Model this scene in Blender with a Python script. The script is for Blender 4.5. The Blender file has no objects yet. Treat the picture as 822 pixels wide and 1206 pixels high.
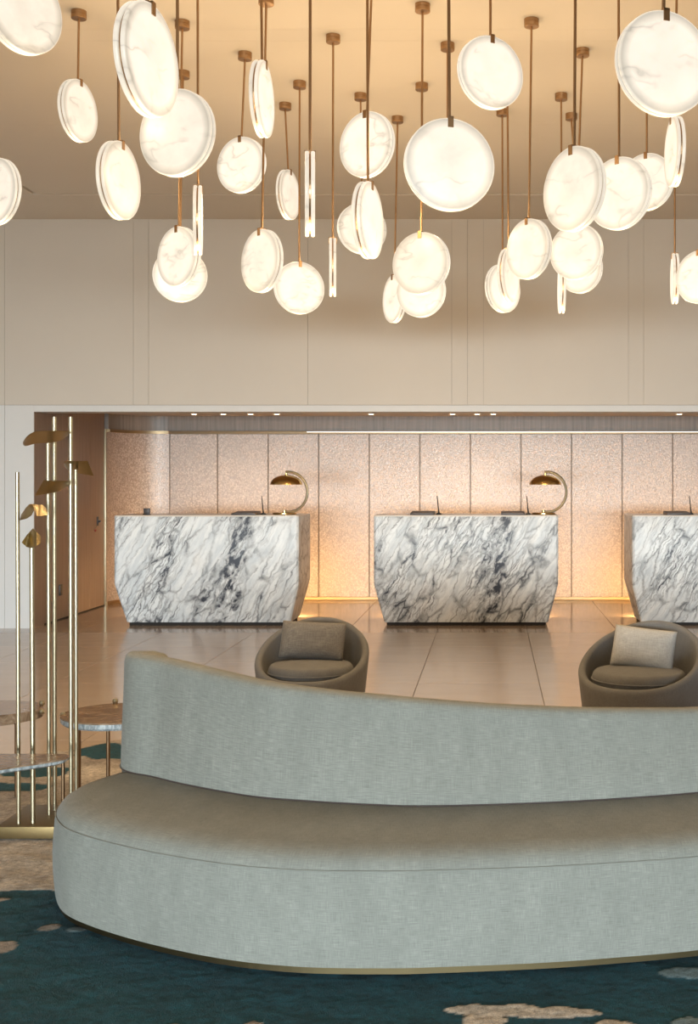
import bpy, bmesh, math, random
from mathutils import Vector, Matrix, noise as mnoise

sc = bpy.context.scene
C = sc.collection
R = math.radians
PI = math.pi
rnd = random.Random(7)

# ------------------------------------------------------------------ camera
F, CX, CY, H = 1400.0, 580.0, 568.0, 1.5        # focal length and vanishing point in pixels of the 822x1206 frame; eye height
cam = bpy.data.objects.new('camera', bpy.data.cameras.new('camera'))
C.objects.link(cam)
cam.location = (0, 0, H)
cam.rotation_euler = (R(90), 0, 0)
cam.data.sensor_fit = 'VERTICAL'
cam.data.sensor_height = 36.0
cam.data.sensor_width = 36.0
cam.data.lens = F * 36.0 / 1206.0
cam.data.shift_x = -(CX - 411.0) / 1206.0
cam.data.shift_y = -(603.0 - CY) / 1206.0
cam.data.clip_end = 200
sc.camera = cam

# ------------------------------------------------------------------ world, daylight, exposure
sc.view_settings.view_transform = 'Standard'
sc.view_settings.look = 'None'
sc.view_settings.gamma = 1.0
sc.view_settings.exposure = 0.0
sc.view_settings.use_curve_mapping = False
try:
    sc.cycles.use_denoising = True
    sc.cycles.denoiser = 'OPENIMAGEDENOISE'
except Exception:
    pass
sc.cycles.max_bounces = 8
sc.cycles.diffuse_bounces = 5
sc.cycles.glossy_bounces = 4
sc.cycles.sample_clamp_indirect = 6.0
sc.cycles.caustics_reflective = False
sc.cycles.caustics_refractive = False

world = bpy.data.worlds.new('overcast_sky')
sc.world = world
world.use_nodes = True
bg = world.node_tree.nodes['Background']
bg.inputs['Color'].default_value = (0.72, 0.86, 1.0, 1)
bg.inputs['Strength'].default_value = 0.8

def area(name, loc, rot, sx, sy, power, col, spread=180):
    l = bpy.data.lights.new(name, 'AREA')
    l.shape = 'RECTANGLE'; l.size = sx; l.size_y = sy
    l.energy = power; l.color = col; l.spread = R(spread)
    o = bpy.data.objects.new(name, l); C.objects.link(o)
    o.location = loc; o.rotation_euler = rot
    return o

# daylight coming in through the glazed front of the lobby, behind the camera
area('daylight', (-.5, -16.3, 2.0), (R(90), 0, 0), 12.0, 3.6, 10200, (0.81, 0.93, .99))

# ------------------------------------------------------------------ helpers
def at(px, py, D):
    return Vector(((px - CX) * D / F, D, H - (py - CY) * D / F))

class MB:
    def __init__(self):
        self.v = []; self.f = []; self.uv = {}
    def add(self, verts, faces, uvs=None):
        o = len(self.v)
        self.v += [tuple(p) for p in verts]
        for k, q in enumerate(faces):
            if uvs: self.uv[len(self.f)] = uvs[k]
            self.f.append(tuple(i + o for i in q))
        return self
    def box(self, x0, x1, y0, y1, z0, z1):
        v = [(x0,y0,z0),(x1,y0,z0),(x1,y1,z0),(x0,y1,z0),(x0,y0,z1),(x1,y0,z1),(x1,y1,z1),(x0,y1,z1)]
        return self.add(v, [(3,2,1,0),(4,5,6,7),(0,1,5,4),(1,2,6,5),(2,3,7,6),(3,0,4,7)])
    def tube(self, pts, r, n=10, r_end=None):
        pts = [Vector(p) for p in pts]
        rings = []; up = None
        m = len(pts)
        for i, p in enumerate(pts):
            t = (pts[min(i+1, m-1)] - pts[max(i-1, 0)]).normalized()
            if up is None:
                a = Vector((0,0,1)) if abs(t.z) < .9 else Vector((1,0,0))
                up = t.cross(a).normalized()
            else:
                up = (up - t * up.dot(t)).normalized()
            w = t.cross(up)
            rr = r if r_end is None else r + (r_end - r) * i / (m - 1)
            rings.append([p + (up * math.cos(2*PI*k/n) + w * math.sin(2*PI*k/n)) * rr for k in range(n)])
        v = [q for ring in rings for q in ring]
        f = []
        for i in range(m-1):
            for k in range(n):
                k2 = (k+1) % n
                f.append((i*n+k, i*n+k2, (i+1)*n+k2, (i+1)*n+k))
        f.append(tuple(range(n-1, -1, -1)))
        f.append(tuple((m-1)*n+k for k in range(n)))
        return self.add(v, f)
    def lathe(self, prof, n=48, axis='z', c=(0,0,0)):
        v = []; f = []; m = len(prof)
        for (r, h) in prof:
            for k in range(n):
                a = 2*PI*k/n
                x, y = r*math.cos(a), r*math.sin(a)
                p = (x, y, h) if axis == 'z' else (x, h, -y)
                v.append((p[0]+c[0], p[1]+c[1], p[2]+c[2]))
        for i in range(m-1):
            for k in range(n):
                k2 = (k+1) % n
                f.append((i*n+k, i*n+k2, (i+1)*n+k2, (i+1)*n+k))
        f.append(tuple(range(n-1, -1, -1)))
        f.append(tuple((m-1)*n+k for k in range(n)))
        return self.add(v, f)
    def loft(self, rings, cap=True, uv=None, closed=True):
        n = len(rings[0]); m = len(rings)
        v = [q for r in rings for q in r]; f = []; u = []
        for i in range(m-1):
            for k in range(n if closed else n-1):
                k2 = (k+1) % n
                f.append((i*n+k, i*n+k2, (i+1)*n+k2, (i+1)*n+k))
                if uv:
                    ke = k+1
                    u.append([uv(i,k), uv(i,ke), uv(i+1,ke), uv(i+1,k)])
        if cap:
            f.append(tuple(range(n-1, -1, -1)))
            f.append(tuple((m-1)*n+k for k in range(n)))
            if uv:
                u.append([(v[q][0], v[q][1]) for q in f[-2]])
                u.append([(v[q][0], v[q][1]) for q in f[-1]])
        return self.add(v, f, u if uv else None)
    def build(self, name, mat=None, parent=None, loc=None, smooth=False, bevel=0, rot=None, sharp=35, segs=2, recalc=True):
        me = bpy.data.meshes.new(name)
        me.from_pydata(self.v, [], self.f)
        if self.uv:
            lay = me.uv_layers.new(name='UVMap')
            for p in me.polygons:
                if p.index in self.uv:
                    for li, q in zip(p.loop_indices, self.uv[p.index]):
                        lay.data[li].uv = q
        if bevel or recalc:
            bm = bmesh.new(); bm.from_mesh(me)
            if bevel:
                es = [e for e in bm.edges if len(e.link_faces) == 2 and e.calc_face_angle(0) > R(30)]
                bmesh.ops.bevel(bm, geom=es, offset=bevel, segments=segs, profile=.6, affect='EDGES', clamp_overlap=True)
            bmesh.ops.recalc_face_normals(bm, faces=bm.faces)
            bm.to_mesh(me); bm.free()
        if smooth or bevel:
            for p in me.polygons: p.use_smooth = True
            me.set_sharp_from_angle(angle=R(sharp))
        o = bpy.data.objects.new(name, me)
        C.objects.link(o)
        if mat: me.materials.append(mat)
        if parent: o.parent = parent
        if loc is not None: o.location = loc
        if rot is not None: o.rotation_euler = rot
        return o

def shared(name, src, parent, loc=(0,0,0), rot=(0,0,0), scale=None):
    o = bpy.data.objects.new(name, src.data); C.objects.link(o)
    o.parent = parent; o.location = loc; o.rotation_euler = rot
    if scale: o.scale = scale
    return o

def tag(o, label=None, cat=None, group=None, kind=None):
    if label: o['label'] = label
    if cat: o['category'] = cat
    if group: o['group'] = group
    if kind: o['kind'] = kind
    return o

def empty(name, loc=(0,0,0), rz=0.0):
    o = bpy.data.objects.new(name, None); C.objects.link(o)
    o.empty_display_size = .1
    o.location = loc; o.rotation_euler = (0, 0, rz)
    return o

def struct(o):
    o['kind'] = 'structure'
    return o

def copy_tree(src, loc, rz=0.0):
    r = src.copy(); C.objects.link(r); r.location = loc; r.rotation_euler = (0,0,rz)
    for ch in list(src.children):
        c = ch.copy(); C.objects.link(c); c.parent = r
        for g in list(ch.children):
            d = g.copy(); C.objects.link(d); d.parent = c
    return r

def spline(pts, per=8, closed=False):
    """Catmull-Rom through 2-D/3-D points"""
    pts = [Vector(p) for p in pts]; n = len(pts); out = []
    rng = n if closed else n-1
    for i in range(rng):
        if closed:
            p0, p1, p2, p3 = pts[(i-1)%n], pts[i], pts[(i+1)%n], pts[(i+2)%n]
        else:
            p1, p2 = pts[i], pts[i+1]
            p0 = pts[i-1] if i else p1*2-p2
            p3 = pts[i+2] if i+2 < n else p2*2-p1
        for k in range(per):
            t = k/per
            out.append(.5*((2*p1)+(p2-p0)*t+(2*p0-5*p1+4*p2-p3)*t*t+(3*p1-p0-3*p2+p3)*t**3))
    if not closed: out.append(pts[-1])
    return out

# ------------------------------------------------------------------ node helpers
class NT:
    def __init__(self, name):
        self.m = bpy.data.materials.new(name); self.m.use_nodes = True
        self.t = self.m.node_tree
        self.b = self.t.nodes['Principled BSDF']
        self.out = self.t.nodes['Material Output']
    def n(self, typ, **kw):
        nd = self.t.nodes.new(typ)
        for k, v in kw.items():
            if k.startswith('i_'):
                key = k[2:]
                key = int(key) if key.isdigit() else key.replace('_', ' ')
                self.put(nd.inputs[key], v)
            else:
                setattr(nd, k, v)
        return nd
    def put(self, sock, v):
        if isinstance(v, bpy.types.NodeSocket): self.t.links.new(v, sock)
        else: sock.default_value = v
    def math(self, op, a, b=None, c=None, clamp=False):
        nd = self.t.nodes.new('ShaderNodeMath'); nd.operation = op; nd.use_clamp = clamp
        self.put(nd.inputs[0], a)
        if b is not None: self.put(nd.inputs[1], b)
        if c is not None: self.put(nd.inputs[2], c)
        return nd.outputs[0]
    def vmath(self, op, a, b=None):
        nd = self.t.nodes.new('ShaderNodeVectorMath'); nd.operation = op
        self.put(nd.inputs[0], a)
        if b is not None: self.put(nd.inputs[1], b)
        return nd.outputs[0]
    def coord(self, which='Object'):
        return self.t.nodes.new('ShaderNodeTexCoord').outputs[which]
    def map(self, vec, scale=(1,1,1), rot=(0,0,0), loc=(0,0,0)):
        nd = self.t.nodes.new('ShaderNodeMapping')
        self.put(nd.inputs['Vector'], vec)
        nd.inputs['Scale'].default_value = scale
        nd.inputs['Rotation'].default_value = rot
        nd.inputs['Location'].default_value = loc
        return nd.outputs[0]
    def noise(self, vec, scale, detail=3, rough=.5, dist=0.0, out='Fac'):
        nd = self.t.nodes.new('ShaderNodeTexNoise')
        self.put(nd.inputs['Vector'], vec)
        nd.inputs['Scale'].default_value = scale
        nd.inputs['Detail'].default_value = detail
        nd.inputs['Roughness'].default_value = rough
        nd.inputs['Distortion'].default_value = dist
        return nd.outputs[0 if out == 'Fac' else 1]
    def voro(self, vec, scale, feature='F1', rand=1.0, out='Distance'):
        nd = self.t.nodes.new('ShaderNodeTexVoronoi'); nd.feature = feature
        self.put(nd.inputs['Vector'], vec)
        nd.inputs['Scale'].default_value = scale
        nd.inputs['Randomness'].default_value = rand
        return nd.outputs[out]
    def ramp(self, fac, stops, interp='LINEAR'):
        nd = self.t.nodes.new('ShaderNodeValToRGB')
        self.put(nd.inputs[0], fac)
        cr = nd.color_ramp; cr.interpolation = interp
        while len(cr.elements) < len(stops): cr.elements.new(0.5)
        for e, (p, c) in zip(cr.elements, stops):
            e.position = p
            e.color = (c, c, c, 1) if isinstance(c, (int, float)) else (*c, 1)
        return nd.outputs[0]
    def mix(self, fac, a, b, mode='MIX'):
        nd = self.t.nodes.new('ShaderNodeMix'); nd.data_type = 'RGBA'; nd.blend_type = mode
        self.put(nd.inputs[0], fac)
        for s, v in ((nd.inputs[6], a), (nd.inputs[7], b)):
            self.put(s, (*v, 1) if isinstance(v, tuple) and len(v) == 3 else v)
        return nd.outputs[2]
    def bump(self, height, strength=.3, dist=.01):
        nd = self.t.nodes.new('ShaderNodeBump')
        self.put(nd.inputs['Height'], height)
        nd.inputs['Strength'].default_value = strength
        nd.inputs['Distance'].default_value = dist
        self.t.links.new(nd.outputs[0], self.b.inputs['Normal'])
    def set(self, **kw):
        for k, v in kw.items():
            s = self.b.inputs[k.replace('_', ' ')]
            self.put(s, (*v, 1) if isinstance(v, tuple) and len(v) == 3 and s.type == 'RGBA' else v)
        return self

def lum(n, col):
    return (*col, 1)

# ------------------------------------------------------------------ materials
def m_plain(name, col, rough=.5, metal=0.0, spec=.5, var=.06, scale=6):
    t = NT(name)
    nz = t.noise(t.coord(), scale, 3)
    c = t.mix(nz, tuple(x*(1-var) for x in col), tuple(min(1, x*(1+var)) for x in col))
    t.set(Base_Color=c, Roughness=rough, Metallic=metal)
    t.b.inputs['Specular IOR Level'].default_value = spec
    return t.m

def m_brass(name, col, rough=.28, brush=(3, 3, 60), var=.12, dr=.14):
    t = NT(name)
    co = t.map(t.coord(), scale=brush)
    nz = t.noise(co, 12, 4, .6)
    t.set(Base_Color=t.mix(nz, tuple(x*(1-var) for x in col), tuple(min(1, x*(1+var)) for x in col)),
          Metallic=1.0, Roughness=t.math('MULTIPLY_ADD', nz, dr, rough-dr/2))
    return t.m

def m_wall_paint(name, a, b):
    t = NT(name)
    nz = t.noise(t.coord(), 2.0, 4, .6)
    t.set(Base_Color=t.mix(nz, a, b), Roughness=.55)
    t.bump(t.noise(t.coord(), 180, 2), .05, .002)
    return t.m

def m_ceiling():
    t = NT('ceiling_paint')
    nz = t.noise(t.coord(), 1.5, 3, .6)
    t.set(Base_Color=t.mix(nz, (.66, .585, .495), (.70, .625, .535)), Roughness=.5)
    return t.m

def m_floor(name, a_, b_, c_, r_=.15):
    t = NT(name)
    co = t.coord('Object')
    rndv = t.n('ShaderNodeObjectInfo').outputs['Random']
    co2 = t.vmath('ADD', co, t.n('ShaderNodeCombineXYZ', i_X=t.math('MULTIPLY', rndv, 37.0), i_Y=t.math('MULTIPLY', rndv, 91.0), i_Z=0.0).outputs[0])
    a = t.noise(t.map(co2, scale=(1, 2.2, 1)), 2.2, 6, .6, .6)
    b = t.noise(co2, 60, 3, .6)
    c = t.mix(a, a_, b_)
    c = t.mix(t.math('MULTIPLY', b, .2), c, c_)
    hs = t.n('ShaderNodeHueSaturation', i_Color=c, i_Value=t.math('MULTIPLY_ADD', rndv, .10, .95))
    t.set(Base_Color=hs.outputs[0], Roughness=t.math('MULTIPLY_ADD', a, .08, r_))
    t.bump(t.noise(co2, 9, 3), .03, .004)
    return t.m

def m_wood(name, a, b, rough=.42):
    t = NT(name)
    co = t.coord('Object')
    g = t.noise(t.map(co, scale=(11, 11, .45)), 3.0, 5, .6, .4)
    fine = t.noise(t.map(co, scale=(90, 90, 1.2)), 3.0, 3, .6)
    c = t.mix(t.ramp(g, [(.3, 0.0), (.7, 1.0)]), a, b)
    c = t.mix(t.math('MULTIPLY', fine, .45), c, tuple(x*.62 for x in a))
    t.set(Base_Color=c, Roughness=rough)
    t.bump(fine, .08, .002)
    return t.m

def m_mosaic():
    """hammered shell-like wall covering: fine irregular chips, slightly metallic"""
    t = NT('hammered_wall_covering')
    co = t.map(t.coord('Object'), scale=(1, 1, .8))
    v = t.voro(co, 68, 'F1')
    vc = t.voro(co, 68, 'F1', out='Color')
    r = t.n('ShaderNodeSeparateColor', i_Color=vc).outputs[0]
    lowf = t.noise(co, 2.2, 3)
    c = t.mix(r, (.33, .265, .23), (.66, .565, .51))
    c = t.mix(t.ramp(v, [(.45, 0.0), (.85, 1.0)]), c, (.36, .285, .24))
    c = t.mix(t.math('MULTIPLY', lowf, .25), c, (.50, .43, .385))
    t.set(Base_Color=c, Metallic=.35, Roughness=t.math('MULTIPLY_ADD', r, .2, .34))
    h = t.math('ADD', t.math('MULTIPLY', t.math('SUBTRACT', 1.0, v), .6), t.math('MULTIPLY', r, .6))
    t.bump(h, .35, .006)
    return t.m

def m_marble(seed, cluster=0.0):
    """white breccia marble with steep diagonal grey veins and one dark cluster"""
    t = NT('veined_marble')
    co = t.map(t.coord('Object'), loc=(seed*3.17, 0, seed*1.31))
    # rotate so that local x runs across the veins, local z along them
    q = t.map(co, rot=(0, R(-30), 0))
    def warp(v, src, scale, amp, stretch=(1, 1, 1)):
        w = t.vmath('SUBTRACT', t.noise(t.map(src, scale=stretch), scale, 4, .6, out='Color'), (.5, .5, .5))
        s_ = t.n('ShaderNodeVectorMath', operation='SCALE'); t.put(s_.inputs[0], w); s_.inputs['Scale'].default_value = amp
        return t.vmath('ADD', v, s_.outputs[0])
    q1 = warp(q, q, 2.4, .16, (1, 1, .7))
    q2 = warp(q1, q, 15, .060)
    big = t.voro(t.map(q2, scale=(9.5, 3.0, 2.0)), 1.0, 'DISTANCE_TO_EDGE')
    sml = t.voro(t.map(q2, scale=(25, 7, 4.6), loc=(3, 1, 8)), 1.0, 'DISTANCE_TO_EDGE')
    strk = t.noise(t.map(q2, scale=(26, 9, 2.6), loc=(7, 2, 1)), 1.0, 5, .6)
    area_m = t.noise(t.map(q1, scale=(2.3, 1, .8)), 1.3, 3, .55)
    vb = t.ramp(big, [(.0, 1.0), (.03, .65), (.08, .12), (.16, 0.0)])
    vs = t.ramp(sml, [(.0, 1.0), (.06, .45), (.15, 0.0)])
    am = t.ramp(area_m, [(.34, .10), (.50, .55), (.66, 1.0)])
    brk = t.ramp(t.noise(q2, 7, 3, .6), [(.34, .15), (.56, 1.0)])
    vein = t.math('MULTIPLY', t.math('MULTIPLY', vb, brk), t.math('MULTIPLY_ADD', am, .72, .22))
    vein2 = t.math('MULTIPLY', vs, t.ramp(area_m, [(.42, 0.05), (.62, .75)]))
    st = t.math('MULTIPLY', t.ramp(strk, [(.54, 0.0), (.68, 1.0)]), t.math('MULTIPLY_ADD', am, .55, .05))
    # one dark breccia cluster across the slab
    sx_ = t.n('ShaderNodeSeparateXYZ', i_Vector=t.vmath('SUBTRACT', warp(t.coord('Object'), t.coord('Object'), 4.5, .35), (cluster, 0, .60)))
    cx_ = t.math('SUBTRACT', sx_.outputs[0], t.math('MULTIPLY', sx_.outputs[2], .22))
    cl = t.ramp(t.math('ABSOLUTE', cx_), [(.05, 1.0), (.17, 0.0)])
    cl = t.math('MULTIPLY', cl, t.ramp(t.noise(t.map(q2, scale=(15, 8, 6), loc=(2, 5, 1)), 1.0, 4, .65), [(.40, 0.0), (.58, 1.0)]))
    tot = t.math('MULTIPLY', 1.35, t.math('MAXIMUM', vein, t.math('MAXIMUM', t.math('MULTIPLY', vein2, .75), t.math('MAXIMUM', st, t.math('MULTIPLY', cl, .80)))), clamp=True)
    soft = t.noise(t.map(q1, scale=(7, 3, 1.3)), 2, 4, .6)
    base = t.mix(t.ramp(soft, [(.40, 0.0), (.72, 1.0)]), (.87, .90, .915), (.60, .655, .70))
    base = t.mix(t.ramp(t.noise(t.map(q1, scale=(3, 2, 2), loc=(9, 2, 3)), 1.5, 2), [(.58, 0.0), (.72, .25)]), base, (.80, .74, .67))
    c = t.mix(tot, base, (.045, .052, .070))
    t.set(Base_Color=c, Roughness=.38)
    t.b.inputs['Specular IOR Level'].default_value = .3
    return t.m

def m_fabric(name, col, dark, use_uv=True, scale=1.0, contrast=1.0, sheen=.08):
    t = NT(name)
    if use_uv:
        co = t.coord('UV')
        wa = t.noise(t.map(co, scale=(22*scale, 520*scale, 1)), 1.0, 3, .6)
        wb = t.noise(t.map(co, scale=(620*scale, 26*scale, 1), loc=(5, 3, 0)), 1.0, 3, .6)
        lo = t.noise(t.map(co, scale=(9, 4, 1)), 1.0, 4, .65)
    else:
        co = t.coord('Object')
        wa = t.noise(t.map(co, scale=(22*scale, 300*scale, 420*scale)), 1.0, 3, .6)
        wb = t.noise(t.map(co, scale=(520*scale, 300*scale, 26*scale), loc=(5, 3, 0)), 1.0, 3, .6)
        lo = t.noise(t.map(co, scale=(9, 9, 6)), 1.0, 4, .65)
    w = t.math('ADD', t.math('MULTIPLY', wa, .55), t.math('MULTIPLY', wb, .45))
    w = t.ramp(w, [(.5-.16/contrast, 0.0), (.5+.16/contrast, 1.0)])
    c = t.mix(w, dark, col)
    c = t.mix(t.math('MULTIPLY', t.ramp(lo, [(.35, 0.0), (.7, 1.0)]), .35), c, tuple(x*.82 for x in dark))
    t.set(Base_Color=c, Roughness=.85)
    t.b.inputs['Specular IOR Level'].default_value = .2
    t.b.inputs['Sheen Weight'].default_value = sheen
    t.b.inputs['Sheen Roughness'].default_value = .4
    t.bump(w, .18, .0025)
    return t.m

def m_rug():
    t = NT('tufted_rug_pile')
    at_ = t.n('ShaderNodeAttribute', attribute_name='pattern').outputs['Color']
    co = t.coord('Object')
    nz = t.noise(co, 260, 2, .7)
    md = t.noise(co, 45, 4, .65)
    md2 = t.noise(co, 9, 3, .6)
    k = t.math('MULTIPLY_ADD', t.math('ADD', t.math('MULTIPLY', nz, .5), t.math('MULTIPLY', md, .5)), 3.4, -.7)
    hs = t.n('ShaderNodeHueSaturation', i_Color=at_, i_Value=t.math('MULTIPLY', k, t.math('MULTIPLY_ADD', md2, 1.1, .45)))
    t.set(Base_Color=hs.outputs[0], Roughness=.95)
    t.b.inputs['Specular IOR Level'].default_value = .1
    t.b.inputs['Sheen Weight'].default_value = .12
    t.bump(t.math('ADD', nz, md), .7, .006)
    return t.m

def m_alabaster():
    """back-lit alabaster: the stone itself gives off light, dimmer where grey veins and the thick rim hold it back"""
    t = NT('backlit_alabaster')
    co = t.coord('Object')
    rv = t.n('ShaderNodeObjectInfo').outputs['Random']
    off = t.n('ShaderNodeCombineXYZ', i_X=t.math('MULTIPLY', rv, 53.0), i_Y=t.math('MULTIPLY', rv, 17.0), i_Z=t.math('MULTIPLY', rv, 29.0)).outputs[0]
    q = t.vmath('ADD', co, off)
    sep = t.n('ShaderNodeSeparateXYZ', i_Vector=co)
    r = t.math('SQRT', t.math('ADD', t.math('POWER', sep.outputs[0], 2), t.math('POWER', sep.outputs[2], 2)))
    rim = t.ramp(t.math('DIVIDE', r, .175), [(.0, .93), (.45, 1.0), (.78, 1.0), (.90, .74), (.955, .60), (.985, .80), (1.0, .86)])
    # veins: thin lines of a warped noise, crossing mostly sideways
    warp = t.vmath('SUBTRACT', t.noise(q, 6, 3, .6, out='Color'), (.5, .5, .5))
    s = t.n('ShaderNodeVectorMath', operation='SCALE'); t.put(s.inputs[0], warp); s.inputs['Scale'].default_value = .10
    qq = t.vmath('ADD', q, s.outputs[0])
    vn = t.noise(t.map(qq, scale=(3.5, 3.5, 8.5)), 1.0, 2, .45)
    line = t.math('ABSOLUTE', t.math('SUBTRACT', vn, .5))
    lm = t.ramp(line, [(.0, 1.0), (.010, .55), (.03, .12), (.07, 0.0)])
    lm = t.math('MULTIPLY', lm, t.ramp(t.noise(q, 7, 2), [(.45, 0.0), (.62, 1.0)]))
    cloud = t.ramp(t.noise(qq, 9, 4, .6), [(.3, 1.0), (.75, .86)])
    k = t.math('MULTIPLY', t.math('MULTIPLY', rim, cloud), t.math('SUBTRACT', 1.0, t.math('MULTIPLY', lm, .30)))
    lampvar = t.math('MULTIPLY_ADD', t.n('ShaderNodeObjectInfo').outputs['Random'], .18, .92)
    k = t.math('MULTIPLY', k, lampvar)
    col = t.mix(k, (1.0, .83, .62), (1.0, .91, .76))
    t.set(Base_Color=(.13, .125, .115), Roughness=.35)
    t.b.inputs['Emission Color'].default_value = (1, 1, 1, 1)
    t.put(t.b.inputs['Emission Color'], col)
    t.put(t.b.inputs['Emission Strength'], t.math('MULTIPLY', k, .98))
    return t.m

def m_emit(name, col, strength):
    t = NT(name)
    t.set(Base_Color=(.8, .8, .8))
    t.b.inputs['Emission Color'].default_value = (*col, 1)
    t.b.inputs['Emission Strength'].default_value = strength
    return t.m

def m_table_stone():
    t = NT('banded_table_stone')
    co = t.coord('Object')
    nz = t.noise(t.map(co, scale=(2, 5, 3)), 5, 5, .65, 1.2)
    c = t.ramp(nz, [(.3, (.09, .052, .03)), (.5, (.20, .13, .08)), (.62, (.30, .22, .155)), (.75, (.15, .11, .09))])
    t.set(Base_Color=c, Roughness=.16)
    return t.m

def m_table_edge():
    t = NT('blue_grey_stone_edge')
    co = t.coord('Object')
    nz = t.noise(t.map(co, scale=(14, 14, 6)), 4, 4, .6, .8)
    c = t.ramp(nz, [(.35, (.15, .17, .18)), (.5, (.27, .295, .30)), (.66, (.46, .47, .46))])
    t.set(Base_Color=c, Roughness=.2)
    return t.m

M = dict(
    wall=m_wall_paint('white_wall_paint', (.62, .62, .615), (.655, .655, .65)), bulk=m_wall_paint('beige_bulkhead_paint', (.56, .51, .45), (.595, .545, .48)), ceil=m_ceiling(), floor=m_floor('floor_stone', (.46, .37, .30), (.54, .445, .365), (.40, .32, .26)), floor2=m_floor('polished_brown_floor_stone', (.34, .245, .175), (.42, .315, .23), (.29, .21, .15), .09),
    wood=m_wood('brown_wood_veneer', (.225, .158, .120), (.315, .235, .185)),
    frieze=m_wood('grey_wood_veneer', (.17, .145, .125), (.30, .265, .235)),
    mosaic=m_mosaic(),
    strip=m_plain('dark_bronze_strip', (.15, .115, .085), .42, .3),
    plinthb=m_brass('dark_bronze_plinth', (.15, .115, .06), .4),
    legm=m_brass('dark_bronze_leg', (.24, .15, .085), .35),
    trimb=m_brass('bronze_trim', (.34, .24, .14), .42),
    brass=m_brass('polished_brass', (.62, .40, .15), .2),
    pale=m_brass('pale_brushed_brass', (.43, .37, .25), .36, (1, 1, 5), .05),
    leafb=m_brass('burnished_brass_sheet', (.36, .27, .13), .33, (2, 2, 2), .03, .01),
    bronze=m_brass('bronze_pendant_metal', (.40, .25, .135), .36),
    slab=m_brass('aged_brass_base', (.21, .15, .07), .42, (3, 3, 3)),
    dark=m_plain('dark_recess', (.03, .03, .03), .6),
    cream=m_plain('cream_stone_worktop', (.80, .74, .66), .22),
    plinth=m_plain('dark_metal_plinth', (.022, .020, .018), .6, .0, .2),
    leather=m_plain('dark_leather', (.055, .042, .038), .4),
    black=m_plain('black_plastic', (.015, .015, .015), .35),
    red=m_plain('dark_red_plastic', (.22, .03, .02), .4),
    sofa=m_fabric('grey_linen_upholstery', (.285, .285, .248), (.155, .155, .134)),
    chair=m_fabric('taupe_upholstery', (.195, .193, .19), (.132, .131, .13), False, .8),
    pill_t=m_fabric('taupe_slub_pillow', (.25, .235, .215), (.13, .12, .11), False, .55, 1.3),
    pill_g=m_fabric('pale_grey_slub_pillow', (.52, .515, .50), (.33, .325, .31), False, .55, 1.1),
    rug=m_rug(), alab=m_alabaster(),
    stone=m_table_stone(), edge=m_table_edge(),
    led=m_emit('warm_led_strip', (1.0, .74, .42), 1.6),
    lens=m_emit('downlight_lens', (1.0, .85, .62), 9.0),
    white=m_plain('white_metal_ring', (.72, .70, .66), .4),
    joint=m_plain('shadow_joint', (.34, .31, .28), .8),
)

# ================================================================== SETTING
W = 12.2          # plane of the white wall round the reception opening
CEIL = 4.2
OPZ = 2.223       # head of the opening
OPX = -4.706      # left jamb of the opening
BK = 15.1         # back wall of the reception recess
RC = 2.34         # ceiling of the recess
XL, XR = -6.6, 5.6

# floor: slab plus separate stone tiles
fl = struct(MB().box(XL-.2, XR+.2, -16.2, 15.6, -.12, -.004).build('floor', m_plain('tile_grout', (.13, .105, .085), .8)))
TW = .908
proto = proto2 = None
ys = [11.86 - .99*k for k in range(0, 8)]
rows = [(11.86 + .99*k, 11.86 + .99*(k+1)) for k in range(0, 4)] + [(ys[k+1], ys[k]) for k in range(7)]
rows.sort()
for (y0, y1) in rows:
    for i in range(-8, 6):
        x0 = .35 + TW*i
        if x0 + TW < XL or x0 > XR: continue
        if y0 > 11.8 and (x0 + TW < OPX - .2 or x0 > 4.4): continue
        if y0 > 11.8:
            if proto2 is None:
                g = .0021
                proto2 = MB().box(g, TW-g, g, .99-g, -.004, 0).build('floor_tile', M['floor2'], fl, (x0, y0, 0), bevel=.0012, segs=1)
            else:
                shared('floor_tile', proto2, fl, (x0, y0, 0))
        elif proto is None:
            g = .0021
            proto = MB().box(g, TW-g, g, .99-g, -.004, 0).build('floor_tile', M['floor'], fl, (x0, y0, 0), bevel=.0012, segs=1)
        else:
            shared('floor_tile', proto, fl, (x0, y0, 0))

# ceiling: board with panels and a shadow-gap rectangle
ce = struct(MB().box(XL-.2, XR+.2, -16.2, W+.3, CEIL+.03, CEIL+.15).build('ceiling', M['dark']))
GY, GX = 11.15, -4.29
g = .017
for (x0, x1, y0, y1) in [(XL-.2, XR+.2, GY+g, W+.02), (XL-.2, GX-g, -16.2, GY-g), (4.0+g, XR+.2, -16.2, GY-g)]:
    MB().box(x0, x1, y0, y1, CEIL, CEIL+.03).build('ceiling_panel', M['ceil'], ce)
seams = [-16.2, -7, -2.4, .8, 4.0, 7.08, 7.27, 8.96, 9.31, GY-g]
for a, b in zip(seams[:-1], seams[1:]):
    MB().box(GX+g, 4.0-g, a+.0008, b-.0008, CEIL, CEIL+.03).build('ceiling_panel', M['ceil'], ce)

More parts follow.
